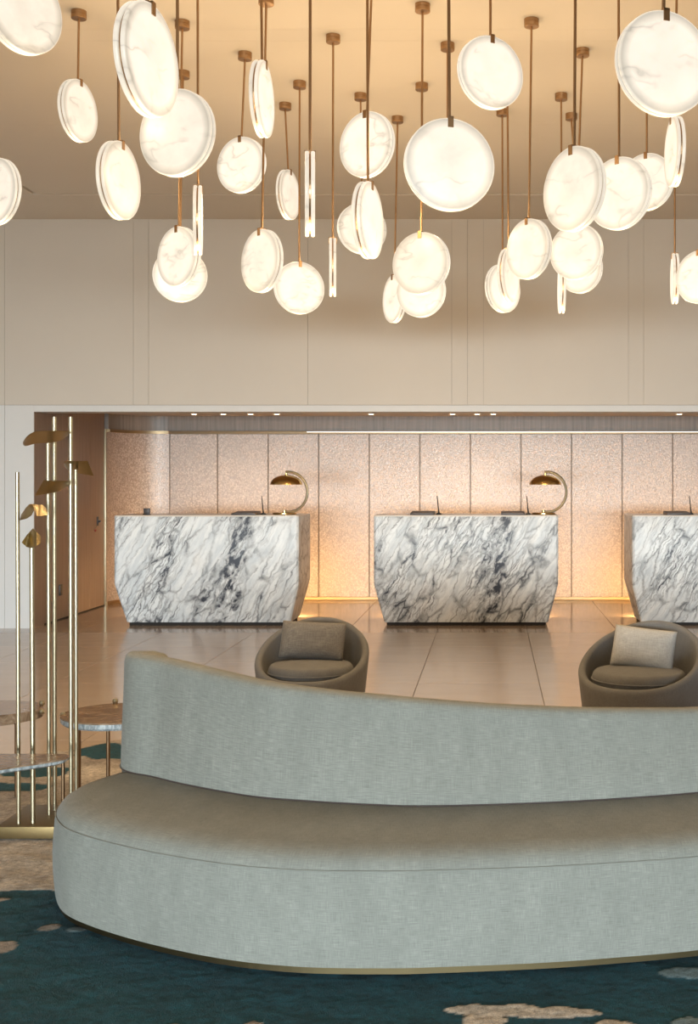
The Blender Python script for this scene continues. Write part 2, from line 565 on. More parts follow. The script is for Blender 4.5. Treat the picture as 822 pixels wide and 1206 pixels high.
# white wall with panels: bulkhead above the opening, pier to the left
wb = MB()
wb.box(XL-.1, XR+.1, W+.012, W+.28, OPZ+.004, CEIL+.05)
wb.box(XL-.1, OPX-.004, W+.012, W+.28, 0, OPZ+.004)
wall = struct(wb.build('wall_back', M['joint']))
def xw(px): return (px - CX) * W / F
js = []
for base, subs in ((-200, (0, 18)), (-12.5, (0, 18)), (175, (-18, 0)), (362.5, (0,)), (550.5, (-18.5, 0, 18.8)), (740, (0, 18)), (927, (0, 18)), (1115, (0,))):
    js += [xw(base + s) for s in subs]
js = [XL-.1] + sorted(j for j in js if XL < j < XR) + [XR+.1]
JZ = 2.293
for a, b in zip(js[:-1], js[1:]):
    MB().box(a+.0012, b-.0012, W, W+.014, JZ+.002, CEIL).build('wall_panel', M['bulk'], wall)
MB().box(OPX, XR+.1, W-.004, W+.28, OPZ, JZ-.002).build('opening_head', M['wall'], wall, bevel=.002, segs=1)
jl = [XL-.1] + [j for j in js[1:-1] if j < OPX-.1] + [OPX]
for a, b in zip(jl[:-1], jl[1:]):
    MB().box(a+.0015, b-.0015, W, W+.014, .0, JZ-.002).build('wall_panel', M['wall'], wall)
MB().box(OPX-.012, OPX, W+.014, W+.28, .0, OPZ).build('jamb', M['wood'], wall)

# side walls of the lobby and the glazed front behind the camera
struct(MB().box(XL-.3, XL, -16.2, W+.3, 0, CEIL+.1).build('wall_left', M['wall']))
struct(MB().box(XR, XR+.3, -16.2, W+.3, 0, CEIL+.1).build('wall_right', M['wall']))
fr = MB()
fr.box(XL-.3, XR+.3, -16.2, -16.0, 3.9, CEIL+.1)
fr.box(XL-.3, XR+.3, -16.2, -16.0, 0, .15)
struct(fr.build('wall_front', M['wall']))
wf = MB()
for i in range(7):
    x = XL + (XR-XL)*i/6
    wf.box(x-.04, x+.04, -16.16, -16.04, .15, 3.9)
struct(wf.build('window_1', M['slab']))
# unseen bulkhead added to hold daylight back from the upper wall
struct(MB().box(XL-.1, XR+.1, -8.3, -8.0, 1.82, CEIL+.1).build('daylight_baffle', M['wall']))

# recess: wood wall on the left, curved corner, covered panels, frieze, ceiling
ALX = -4.72
arcC = Vector((ALX+.62, BK-.62))
def arc(r, a0, a1, n): return [(arcC.x + r*math.cos(a0+(a1-a0)*k/n), arcC.y + r*math.sin(a0+(a1-a0)*k/n)) for k in range(n+1)]
ax_end = 4.3
rb = MB()
rb.box(ALX-.3, ALX-.02, W+.28, BK+.3, 0, RC+.1)
rb.box(ALX-.3, ax_end+.3, BK+.02, BK+.3, 0, RC+.1)
rb.box(ax_end, ax_end+.3, W+.28, BK+.3, 0, RC+.1)
rw = struct(rb.build('wall_recess', M['joint']))
CYS = BK - .62       # where the wood ends and the curve starts
# wood boards of the left side
yb = [W+.03, 12.78, 13.36, 13.94, CYS-.03]
for a, b in zip(yb[:-1], yb[1:]):
    MB().box(ALX-.02, ALX, a+.001, b-.001, .0, RC).build('wood_panel', M['wood'], rw, bevel=.0015, segs=1)
MB().box(ALX-.004, ALX+.008, W+.05, CYS-.03, 0, .012).build('floor_trim', M['plinth'], rw)
PT = 2.112           # top of the covered panels
FZ = 2.150           # underside of the frieze
def curved_strip(r_in, r_out, z0, z1, a0=PI, a1=PI/2, n=14):
    o, i = arc(r_out, a0, a1, n), arc(r_in, a0, a1, n)
    rings = []
    for (p, q) in zip(o, i):
        rings.append([(p[0], p[1], z0), (p[0], p[1], z1), (q[0], q[1], z1), (q[0], q[1], z0)])
    return MB().loft(rings)
curved_strip(.60, .63, .045, PT).build('wall_covering_panel', M['mosaic'], rw, smooth=True)
curved_strip(.575, .63, FZ, RC).build('frieze', M['frieze'], rw, smooth=True)
curved_strip(.56, .63, PT, FZ).build('bronze_top_trim', M['trimb'], rw, smooth=True)
curved_strip(.59, .63, .0, .045).build('bronze_skirting', M['trimb'], rw, smooth=True)
MB().box(ALX-.02, ALX+.02, CYS-.03, CYS, 0, FZ).build('brass_post', M['pale'], rw, bevel=.002)
px0 = arcC.x
PW = .6425
k = 0
panel = None
jx = [(197 + 59.5*i - CX) * BK / F for i in range(0, 16)]
first = True
edges = [px0] + [x for x in jx if x > px0 + .1 and x < ax_end] + [ax_end]
if edges[1] - edges[0] < .2: edges.pop(0)
edges[0] = px0
for a, b in zip(edges[:-1], edges[1:]):
    MB().box(a+.007, b-.007, BK-.012, BK+.02, .045, PT).build('wall_covering_panel', M['mosaic'], rw, bevel=.003, segs=1)
    MB().box(a-.007, a+.007, BK-.004, BK+.02, .045, PT).build('joint_strip', M['strip'], rw)
MB().box(px0, ax_end, BK-.03, BK+.02, 0, .045).build('bronze_skirting', M['trimb'], rw, bevel=.003)
MB().box(px0, ax_end, BK-.06, BK+.02, PT, FZ).build('bronze_top_trim', M['trimb'], rw, bevel=.003)
MB().box(px0+1.75, ax_end, BK-.064, BK-.059, PT+.020, PT+.030).build('light_line', m_emit('cool_white_light_line', (1, .93, .82), 1.25), rw)
fx = [px0, -2.9, -1.7, -.5, .7, 1.9, 3.1, ax_end]
for a, b in zip(fx[:-1], fx[1:]):
    MB().box(a+.0005, b-.0005, BK-.045, BK+.02, FZ, RC).build('frieze', M['frieze'], rw)
struct(MB().box(ALX-.3, ax_end+.3, W+.27, BK+.3, RC, RC+.1).build('ceiling_recess', m_plain('recess_ceiling_paint', (.50, .44, .39), .5)))

# ---- recessed downlights in the recess ceiling
dl = None
names = ['leftmost of the four downlights above the left desk', 'second from left of the four downlights above the left desk',
         'third from left of the four downlights above the left desk', 'rightmost of the four downlights above the left desk',
         'single downlight between the left and centre desks', 'left of the bright downlights above the centre desk',
         'middle downlight of the cluster above the centre desk', 'rightmost downlight of the cluster above the centre desk',
         'single downlight above the right desk']
for px, nm in zip((228.5, 263, 295, 326, 437, 533, 562, 581, 800), names):
    D = 14.62
    x = (px - CX) * D / F
    if dl is None:
        dl = empty('downlight', (x, D, RC))
        MB().lathe([(.034, 0), (.034, -.004), (.052, -.005), (.055, 0)], 24).build('trim_ring', M['white'], dl, smooth=True)
        MB().lathe([(.033, -.0045), (.033, -.001)], 20).build('lens', M['lens'], dl)
        o = dl
    else:
        o = copy_tree(dl, (x, D, RC))
    tag(o, 'small round recessed ' + nm, 'downlight', 'downlights over the reception desks')
    l = bpy.data.lights.new('downlight_beam', 'SPOT'); l.energy = 11; l.color = (1, .84, .66); l.spot_size = R(100); l.spot_blend = .8; l.shadow_soft_size = .03
    lo = bpy.data.objects.new('downlight_beam', l); C.objects.link(lo); lo.location = (x, D, RC-.012)

# ---- warm light strips behind the desks
def desk_glow(x):
    area('desk_glow', (x, 13.25, .10), (R(66), 0, 0), 1.75, .05, 46, (1.0, .62, .27))

# ---- small fittings on the wood wall
sk = MB().box(-.006, .006, -.04, .04, -.06, .06).build('socket_plate', M['black'], None, (ALX+.006, 12.98, .325), bevel=.003)
tag(sk, 'small black socket plate low on the brown wood side wall', 'socket')
la = empty('latch', (ALX, 14.2, 1.035))
MB().box(0, .012, -.022, .022, -.055, .055).build('plate', M['black'], la, bevel=.003)
MB().box(.012, .04, -.008, .008, -.012, .012).build('thumb_turn', M['black'], la, bevel=.003)
tag(la, 'small black latch plate on wood wall beside pale brass post', 'latch')
kt = empty('hanging_tag', (ALX+.02, 14.07, .93))
MB().lathe([(.003, -.016), (.011, -.010), (.013, 0), (.010, .010), (.003, .016)], 16).build('tag', M['red'], kt, smooth=True)
MB().tube([(0, 0, .025), (0, .06, .06), (0, .12, .10)], .0025, 6).build('cord', M['black'], kt)
tag(kt, 'tiny dark red tag hanging on a cord below black latch', 'tag')

# ================================================================== RECEPTION DESKS
def rect_ring(x0, x1, y0, y1, z, c):
    return [(x0+c, y0, z), (x1-c, y0, z), (x1, y0+c, z), (x1, y1-c, z), (x1-c, y1, z), (x0+c, y1, z), (x0, y1-c, z), (x0, y0+c, z)]
DZ = 1.156
def make_desk(cx, seed, label, cluster):
    d = empty('reception_desk', (cx, 12.33, 0))
    w, dp = .958, .82
    MB().loft([rect_ring(-w+.10, w-.10, .10, dp-.10, .035, .02), rect_ring(-w, w, 0, dp, .443, .022), rect_ring(-w, w, 0, dp, DZ-.012, .022)]
              ).build('desk_body', m_marble(seed, cluster), d, bevel=.004)
    MB().loft([rect_ring(-w+.002, w-.002, .002, dp-.002, DZ-.012, .022), rect_ring(-w+.002, w-.002, .002, dp-.002, DZ, .022)]).build('worktop', M['cream'], d, bevel=.003)
    MB().box(-w+.125, w-.125, .125, dp-.125, .0, .036).build('plinth', M['plinth'], d)
    MB().box(-w+.13, w-.13, dp-.124, dp-.11, .004, .03).build('light_strip', M['led'], d)
    tag(d, label, 'reception desk', 'marble reception desks')
    desk_glow(cx)
    return d
make_desk(-2.97, 3.0, 'faceted white marble reception desk nearest the brown wood side wall', .28)
make_desk(-.275, 1.0, 'faceted white marble reception desk in the middle of the three', .30)
make_desk(2.41, 5.0, 'faceted white marble reception desk cut off by the right frame edge', .5)

# ---- brass desk lamps
def make_lamp():
    t = empty('desk_lamp')
    MB().lathe([(.0, 0), (.125, 0), (.128, .004), (.128, .014), (.120, .019), (.0, .021)], 40).build('base', M['brass'], t, smooth=True)
    pts = []
    for k in range(37):
        a = R(-98 + k*(196)/36)
        pts.append((.06 + .205*math.cos(a) - .02, 0, .24 + .215*math.sin(a)))
    MB().tube(pts, .0145, 10).build('arc_arm', M['pale'], t, smooth=True)
    MB().lathe([(.0, .021), (.018, .021), (.018, .045), (.0, .047)], 16, c=(.0, 0, 0)).build('foot_socket', M['brass'], t, smooth=True)
    prof = [(.172, .0)] + [(.172*math.cos(a), .105*math.sin(a)) for a in [R(x) for x in (6, 16, 28, 40, 52, 64, 76, 85)]] + [(.004, .105)]
    inner = [(.001, .100)] + [(.167*math.cos(a), .100*math.sin(a)) for a in [R(x) for x in (85, 70, 52, 34, 16, 4)]] + [(.167, .0)]
    sh = MB(); n = 48
    sh.lathe(prof + inner, n)
    MBs = sh.build('shade', M['brass'], t, (.02, 0, .318), smooth=True)
    MB().lathe([(.0, 0), (.012, .0), (.012, .022), (.004, .03), (.0, .03)], 14).build('finial', M['brass'], t, (.02, 0, .42), smooth=True)
    return t
lamp = make_lamp()
lamp.location = (at(335, 600, 12.75).x, 12.75, DZ)
tag(lamp, 'brass arc desk lamp with dome shade on the left marble desk', 'desk lamp', 'brass arc desk lamps')
l2 = copy_tree(lamp, (at(640, 600, 12.75).x, 12.75, DZ))
tag(l2, 'brass arc desk lamp with dome shade on the centre marble desk', 'desk lamp')

# ---- leather writing pads with pens, card holder
def make_pad():
    t = empty('writing_pad')
    MB().add([(-.125,-.16,.0),(.125,-.16,.0),(.125,.16,.0),(-.125,.16,.0),(-.125,-.16,.018),(.125,-.16,.018),(.125,.16,.036),(-.125,.16,.036)],
             [(3,2,1,0),(4,5,6,7),(0,1,5,4),(1,2,6,5),(2,3,7,6),(3,0,4,7)]).build('pad', M['leather'], t, bevel=.004)
    MB().add([(-.105,-.135,.0192),(.105,-.135,.0192),(.105,.135,.0335),(-.105,.135,.0335),(-.105,-.135,.0215),(.105,-.135,.0215),(.105,.135,.0365),(-.105,.135,.0365)],
             [(3,2,1,0),(4,5,6,7),(0,1,5,4),(1,2,6,5),(2,3,7,6),(3,0,4,7)]).build('writing_surface', m_plain('grey_leather_surface', (.15, .12, .11), .45), t)
    return t
def make_pen():
    t = empty('pen_stand')
    MB().lathe([(.0, 0), (.030, 0), (.030, .008), (.022, .014), (.010, .018), (.008, .03), (.0, .03)], 20).build('base', M['black'], t, smooth=True)
    MB().tube([(0, 0, .025), (-.006, 0, .08), (-.014, 0, .165), (-.018, 0, .20)], .0075, 8, r_end=.004).build('pen', M['black'], t, smooth=True)
    return t
pad0 = make_pad(); pen0 = make_pen()
spots = [(290, 310, 'left marble desk, beside the brass lamp', 0), (498, 511, 'centre marble desk, on its left half', 0),
         (604, 615, 'centre marble desk, beside the brass lamp', 0), (797, 808, 'marble desk at the right edge', 0)]
for i, (a, b, s, _) in enumerate(spots):
    p = pad0 if i == 0 else copy_tree(pad0, (0,0,0))
    D = 12.62
    p.location = (at(a, 600, D).x, D, DZ)
    tag(p, 'dark leather writing pad on the ' + s, 'writing pad', 'writing pads on the desks')
    q = pen0 if i == 0 else copy_tree(pen0, (0,0,0))
    D = 12.70
    q.location = (max(at(b, 600, D).x, p.location.x + .165), D, DZ)
    tag(q, 'black pen in a round base on the ' + s, 'pen stand', 'pens standing on the desks')
ch = empty('card_holder', (at(173, 600, 12.6).x, 12.6, DZ))
MB().box(-.038, .038, -.02, .02, 0, .012).build('base', M['black'], ch, bevel=.003)
MB().box(-.034, .034, -.014, .014, .012, .068).build('card_box', M['leather'], ch, bevel=.004)
tag(ch, 'small black card holder alone on the left marble desk', 'card holder')

# ================================================================== ARMCHAIRS
def make_chair():
    t = empty('barrel_armchair')
    n = 72
    def hgt(th):            # th = angle from the back (+y)
        return .318 + .312 * ((1+math.cos(th))/2)**1.4
    def ro(z): return .300 + .060 * min(1, max(0, z/.5))**.8
    rings = []
    steps = 9
    secs = []
    for k in range(n):
        a = 2*PI*k/n
        th = a - PI/2
        h = hgt(th); prof = []
        prof.append((.287, .012))
        for s in range(steps+1):
            z = .03 + (h-.03-.03)*s/steps
            prof.append((ro(z), z))
        rr = .023
        rt = ro(h-.03) - rr
        for s in range(1, 8):
            b = PI*s/8
            prof.append((rt + rr*math.cos(b), h-.03 + .030*math.sin(b)))
        ri = rt - rr
        for s in range(0, 5):
            z = (h-.03) + (.27-(h-.03))*s/4
            prof.append((ri - .020*s/4, z))
        secs.append([(r*math.cos(a), r*math.sin(a), z) for (r, z) in prof])
    m = len(secs[0])
    rings = [[secs[k][i] for k in range(n)] for i in range(m)]
    MB().loft(rings).build('shell', M['chair'], t, smooth=True, sharp=60)
    MB().lathe([(.0, 0), (.27, 0), (.275, .004), (.275, .014), (.0, .014)], 40).build('plinth', M['plinth'], t)
    # seat cushion: a plump round pad
    prof = [(.0, .276)] + [(.232+.030*math.cos(R(b)), .333+.050*math.sin(R(b))) for b in range(-90, 91, 15)] + [(.17, .391), (.08, .397), (.0, .398)]
    MB().lathe(prof, 56).build('seat_cushion', M['chair'], t, (0, -.02, 0), smooth=True, sharp=70)
    # welt round the cushion
    MB().tube([(.2625*math.cos(2*PI*k/48), -.02+.2625*math.sin(2*PI*k/48), .335) for k in range(49)], .005, 6).build('welt', M['chair'], t, smooth=True)
    return t
def pillow_mesh(w, h, t, nu=26, nv=18):
    mb = MB(); top = []; bot = []
    for j in range(nv+1):
        for i in range(nu+1):
            u, v = 2*i/nu-1, 2*j/nv-1
            e = max(0, (1-abs(u)**2.6)) * max(0, (1-abs(v)**2.6))
            th = t*.5*e**.55
            pin = 1 - .05*(abs(u)*abs(v))**2 - .035*(1-abs(u))*0
            x = u*w/2*(1-.05*(1-v*v)*abs(u)**6*0)
            x = u*w/2*pin - .012*math.copysign(1, u)*(1-v*v)*abs(u)**4
            z = v*h/2*pin - .010*math.copysign(1, v)*(1-u*u)*abs(v)**4
            wr = .004*mnoise.noise(Vector((u*2.2, v*2.2, 3.1)))*e
            top.append((x, -th-wr, z)); bot.append((x, th+wr, z))
    n = (nu+1)*(nv+1)
    f = []
    for j in range(nv):
        for i in range(nu):
            a = j*(nu+1)+i
            f.append((a, a+1, a+nu+2, a+nu+1))
            f.append((n+a+nu+1, n+a+nu+2, n+a+1, n+a))
    mb.add(top+bot, f)
    return mb
def weld(o, d=.0004):
    bm = bmesh.new(); bm.from_mesh(o.data); bmesh.ops.remove_doubles(bm, verts=bm.verts, dist=d)
    bmesh.ops.recalc_face_normals(bm, faces=bm.faces)
    bm.to_mesh(o.data); bm.free()
    for p in o.data.polygons: p.use_smooth = True

ca = make_chair()
ca.location = (-1.118, 7.35, 0); ca.rotation_euler = (0, 0, R(-3))
tag(ca, 'taupe barrel armchair with round seat, holding the taupe slub pillow', 'armchair', 'taupe barrel armchairs')
cb = copy_tree(ca, (.875, 7.05, 0), R(-26)); cb.scale = (1.06, 1.06, 1.02)
tag(cb, 'taupe barrel armchair with round seat, holding the pale grey pillow', 'armchair')
def pillow(mat, loc, rot, w, h, label):
    o = pillow_mesh(w, h, .13).build('pillow', mat, None, loc, smooth=True, rot=rot)
    weld(o)
    tag(o, label, 'pillow', 'pillows on the armchairs')
    return o
pillow(M['pill_t'], (-1.128, 7.455, .508), (R(-24), R(2), R(-3)), .425, .258, 'brown-taupe slub pillow leaning in the armchair before the left desk')
pillow(M['pill_g'], (.905, 7.125, .505), (R(-20), R(5), R(-17)), 0.395, .265, 'pale grey slub pillow leaning in the right-hand armchair')

# ================================================================== SOFA
SZ = .0205
sofa = empty('curved_sofa', (-.3, 4.0, SZ))
SO = Vector((-.3, 4.0, 0))
front = [(.94, 3.80), (.64, 3.70), (.353, 3.637), (.129, 3.60), (-.14, 3.573), (-.308, 3.562), (-.582, 3.573), (-.847, 3.64), (-1.144, 3.785), (-1.40, 3.965), (-1.513, 4.12)]
left = [(-1.565, 4.28), (-1.56, 4.44), (-1.50, 4.60), (-1.42, 4.74)]
bpath = [(-1.27, 5.0), (-1.375, 4.95), (-1.45, 4.85), (-1.472, 4.74), (-1.448, 4.635), (-1.385, 4.555), (-1.295, 4.50), (-1.117, 4.367), (-.858, 4.215), (-.628, 4.145), (-.40, 4.10), (-.236, 4.085), (.059, 4.11), (.356, 4.16), (.735, 4.26), (1.05, 4.40), (1.30, 4.58)]
rear = [(-1.30, 4.86), (-1.16, 4.72), (-.96, 4.52), (-.70, 4.385), (-.40, 4.32), (-.10, 4.31), (.30, 4.36), (.70, 4.46), (1.05, 4.61), (1.30, 4.76)]
rightend = [(1.50, 4.60), (1.52, 4.38), (1.42, 4.15), (1.22, 3.96)]
outline = spline([Vector((x, y)) for x, y in front + left + rear + rightend], 7, closed=True)
# resample evenly
def resample(pts, step, closed=True):
    P = list(pts) + ([pts[0]] if closed else [])
    L = [0]
    for a, b in zip(P[:-1], P[1:]): L.append(L[-1] + (b-a).length)
    n = max(8, int(L[-1]/step)); out = []; j = 0
    for k in range(n if closed else n+1):
        s = L[-1]*k/n
        while j < len(L)-2 and L[j+1] < s: j += 1
        d = L[j+1]-L[j]
        out.append(P[j].lerp(P[j+1], (s-L[j])/d if d else 0))
    return out, L[-1]
outline, OL = resample(outline, .035)
no = len(outline)
def normals(P):
    out = []
    for i in range(len(P)):
        t = (P[(i+1) % len(P)] - P[i-1]).normalized()
        out.append(Vector((t.y, -t.x)))
    return out
nrm = normals(outline)
area2 = sum(outline[i-1].x*outline[i].y - outline[i].x*outline[i-1].y for i in range(no))
if area2 < 0: nrm = [-q for q in nrm]      # nrm points outward
def inset_ring(d, z):
    P = [outline[i] - nrm[i]*d for i in range(no)]
    if d > .06:
        for _ in range(int(d*120)):
            P = [P[i]*.5 + (P[i-1]+P[(i+1) % no])*.25 for i in range(no)]
    return [(p.x-SO.x, p.y-SO.y, z-SZ) for p in P]
layers = [(.02, .038), (.004, .042), (.0, .065), (-.006, .13), (-.008, .20), (-.004, .27), (.0, .315), (.008, .340), (.022, .360), (.042, .373), (.075, .381), (.115, .386)]
rings = [inset_ring(d, z) for d, z in layers]
vv = [0]
for (d0, z0), (d1, z1) in zip(layers[:-1], layers[1:]): vv.append(vv[-1] + math.hypot(d1-d0, z1-z0))
MB().loft(rings, True, lambda i, k: (OL*k/no, vv[i])).build('seat', M['sofa'], sofa, smooth=True, sharp=50)
MB().loft([inset_ring(.012, SZ), inset_ring(.012, .044)]).build('plinth', M['plinthb'], sofa)
MB().tube([Vector(p) for p in inset_ring(.0025, .333)] + [Vector(inset_ring(.0035, .333)[0])], .0018, 6).build('piping_or_gap', M['sofa'], sofa, smooth=True)
# backrest
bp = spline([Vector((x, y)) for x, y in bpath], 8)
bp, BL = resample(bp, .03, False)
def top_z(x, i):
    tab = [(-1.6, .828), (-1.40, .826), (-1.25, .814), (-1.10, .802), (-.88, .780), (-.55, .756), (-.25, .738), (.05, .712), (.35, .692), (.75, .672), (1.4, .645)]
    for (a, za), (b, zb) in zip(tab[:-1], tab[1:]):
        if x <= b: return za + (zb-za)*(x-a)/(b-a)
    return tab[-1][1]
secs = []
nb = len(bp)
prof_v = None
for i, p in enumerate(bp):
    t = (bp[min(i+1, nb-1)] - bp[max(i-1, 0)]).normalized()
    nn = Vector((-t.y, t.x))             # to the rear (path runs left to right)
    zt = top_z(p.x, i)
    e = min(1, min(i, nb-1-i)/4.0)       # rounded ends
    tail = max(0, 1 - i*BL/nb/.34)
    ln = min(1, max(-.15, (i*BL/nb - .30)/.35))
    th = .135*(.55+.45*math.sin(e*PI/2)); zt2 = zt - .02*(1-math.sin(e*PI/2)) - .13*tail**1.5; zf = zt2-.09-.39
    pr = [(.012, .30), (.004, .37), (.0, .39), (.010*ln, .39+zf*.33), (.024*ln, .39+zf*.68), (.040*ln, zt2-.09), (.044*ln, zt2-.035), (.044*ln+.005, zt2-.013), (.044*ln+.018, zt2-.002), (.047+th*.55, zt2), (.047+th*.85, zt2-.012), (.047+th, zt2-.04), (.05+th, zt2-.10), (.05+th, .45), (.045+th, .12), (.035+th, .05), (.02+th, .045), (.03, .10)]
    secs.append([((p + nn*d).x-SO.x, (p + nn*d).y-SO.y, z-SZ) for d, z in pr])
vb = [0]
for a, b in zip(pr[:-1], pr[1:]): vb.append(vb[-1] + math.hypot(a[0]-b[0], a[1]-b[1]))
vb.append(vb[-1]+.2)
MB().loft(secs, True, lambda i, k: (BL*i/nb, vb[min(k, len(vb)-1)])).build('backrest', M['sofa'], sofa, smooth=True, sharp=60)
gap = []
for i, p in enumerate(bp):
    t = (bp[min(i+1, nb-1)] - bp[max(i-1, 0)]).normalized(); nn = Vector((-t.y, t.x))
    if 2 < i < nb-3: gap.append(((p - nn*.001).x-SO.x, (p - nn*.001).y-SO.y, .3875-SZ))
MB().tube(gap, .0035, 6).build('piping_or_gap', M['leather'], sofa, smooth=True)  # dark tube as painted shade in the gap between seat and backrest
tag(sofa, 'long curved grey-green linen sofa with low backrest standing on teal rug', 'sofa')

# ================================================================== RUG
def rug_far(x):
    pts = [(-5.2, 5.4), (-3.4, 5.8), (-2.7, 6.15), (-2.40, 6.55), (-2.12, 6.83), (-1.7, 6.86), (-1.25, 6.5), (0, 6.35), (1.6, 6.3), (3.2, 5.9)]
    for (a, ya), (b, yb_) in zip(pts[:-1], pts[1:]):
        if x <= b:
            s = (x-a)/(b-a); s = s*s*(3-2*s)
            return ya + (yb_-ya)*s
    return pts[-1][1]
def fl_pt(px, py):
    D = F*(H-.018)/(py-CY)
    return ((px-CX)*D/F, D)
TEAL, BEIGE, GREYT, TAUPE = (.0035, .050, .068), (.52, .45, .37), (.13, .18, .19), (.27, .225, .185)
blobs = []       # (centre x, centre y, radius x, radius y, colour, wobble)
def blob(px0, py0, px1, py1, col, wob=.35):
    a, b = fl_pt((px0+px1)/2, (py0+py1)/2)
    dx = abs(fl_pt(px1, (py0+py1)/2)[0] - fl_pt(px0, (py0+py1)/2)[0])/2
    dy = abs(fl_pt((px0+px1)/2, py1)[1] - fl_pt((px0+px1)/2, py0)[1])/2
    blobs.append((a, b, dx, dy, col, wob))
blob(526, 1181, 640, 1197, BEIGE, .3); blob(590, 1185, 712, 1199, BEIGE, .25); blob(540, 1188, 596, 1216, BEIGE, .35); blob(690, 1201, 760, 1230, BEIGE)
blob(772, 1137, 850, 1152, GREYT, .3); blob(790, 1198, 860, 1225, GREYT, .35)
blob(-14, 1107, 21, 1123, TAUPE, .45); blob(48, 1088, 70, 1095, TAUPE, .6); blob(76, 1090, 108, 1098, GREYT, .6)
blob(180, 1204, 214, 1216, TAUPE); blob(284, 1203, 310, 1214, TAUPE); blob(-40, 1056, 10, 1062, TAUPE)
blob(90, 875, 175, 893, TEAL, .5); blob(150, 877, 260, 905, TEAL, .5)
blob(16, 902, 82, 916, TEAL, .6); blob(-60, 921, 56, 931, TEAL, .5); blob(-60, 905, 20, 912, TEAL, .4)
def rug_col(x, y):
    nz = mnoise.noise(Vector((x*3.1, y*3.1, .3)))
    nf = mnoise.noise(Vector((x*14, y*14, 2.3)))
    edge = 4.31 + .03*nz + .012*nf + .10*max(0, x+.9)
    if y > edge:
        m = mnoise.noise(Vector((x*2.2, y*2.8, 7.3))) + .5*mnoise.noise(Vector((x*8, y*8, 1.3)))
        k = min(1, max(0, .5 + m*.8))
        c = tuple(a*(1-k) + b*k for a, b in zip(TAUPE, BEIGE))
        inner = False
    else:
        c = TEAL; inner = True
    for (a, b, rx, ry, col, wob) in blobs:
        u, v = (x-a)/rx, (y-b)/ry
        if abs(u) > 1.6 or abs(v) > 1.9: continue
        d = math.sqrt(u*u+v*v)
        w = mnoise.noise(Vector((x*9+a*7, y*9, 5.1)))*wob + mnoise.noise(Vector((x*30, y*30, 5.1)))*.07
        if d + w < .95: c = col
    return c
def make_rug():
    xs, ysr = [], []
    x = -4.0
    while x < 2.2:
        xs.append(x); x += .011 if -2.9 < x < 1.0 else .04
    y = 2.2
    while y < 6.95:
        ysr.append(y); y += .009 if y < 4.5 else .016
    verts, faces, cols, idx = [], [], [], {}
    nx = len(xs)
    far = [rug_far(x) for x in xs]
    for j, y in enumerate(ysr):
        for i, x in enumerate(xs):
            if y > far[i] + .02: continue
            idx[(i, j)] = len(verts)
            z = .0145 + .0018*mnoise.noise(Vector((x*55, y*55, .7))) + .002*mnoise.noise(Vector((x*12, y*12, 4.7)))
            cc = rug_col(x, y)
            if cc is not TEAL: z += .002
            verts.append((x, y, z)); cols.append(cc)
    for j in range(len(ysr)-1):
        for i in range(nx-1):
            q = [idx.get((i, j)), idx.get((i+1, j)), idx.get((i+1, j+1)), idx.get((i, j+1))]
            if None in q: continue
            faces.append(tuple(q))
    # skirt down to the backing
    me = bpy.data.meshes.new('rug'); me.from_pydata(verts, [], faces)
    ca_ = me.color_attributes.new('pattern', 'FLOAT_COLOR', 'POINT')
    flat = []
    for c in cols: flat += [c[0], c[1], c[2], 1.0]
    ca_.data.foreach_set('color', flat)
    bm = bmesh.new(); bm.from_mesh(me)
    loose = [v for v in bm.verts if not v.link_faces]
    bmesh.ops.delete(bm, geom=loose, context='VERTS')
    be = [e for e in bm.edges if len(e.link_faces) == 1]
    ext = bmesh.ops.extrude_edge_only(bm, edges=be)
    for g_ in ext['geom']:
        if isinstance(g_, bmesh.types.BMVert): g_.co.z = .0006
    bm.to_mesh(me); bm.free()
    for p in me.polygons: p.use_smooth = True
    o = bpy.data.objects.new('rug', me); C.objects.link(o); me.materials.append(M['rug'])
    tag(o, 'tufted teal rug with beige and grey patches under the curved sofa', 'rug')
    return o
make_rug()
RZ = .0205      # height of the pile

# ================================================================== BRASS FLOOR SCULPTURE
sx, sy = -1.86, 5.1
sc_root = empty('brass_sculpture', (sx, sy, RZ))
MB().box(-2.06-sx, -1.64-sx, 4.93-sy, 5.27-sy, 0, .05).build('base', M['slab'], sc_root, bevel=.002)
def pole(px_b, px_t, ytop, D, r):
    b = Vector(((px_b-CX)*D/F, D, RZ+.048)); tz = H-(ytop-CY)*D/F
    tpt = Vector(((px_t-CX)*D/F, D, tz))
    off = Vector((sx, sy, RZ))
    MB().tube([b-off, tpt-off], r, 14).build('pole', M['pale'], sc_root, smooth=True)
pole(22, 20.5, 556, 4.98, .0085)
pole(39, 37.5, 636, 4.99, .0105)
pole(58, 56.6, 521, 5.11, .0085)
pole(64.5, 64, 491, 5.18, .0095)
pole(84, 83.2, 491, 5.03, .0090)
pole(90, 89.2, 553, 5.06, .0080)
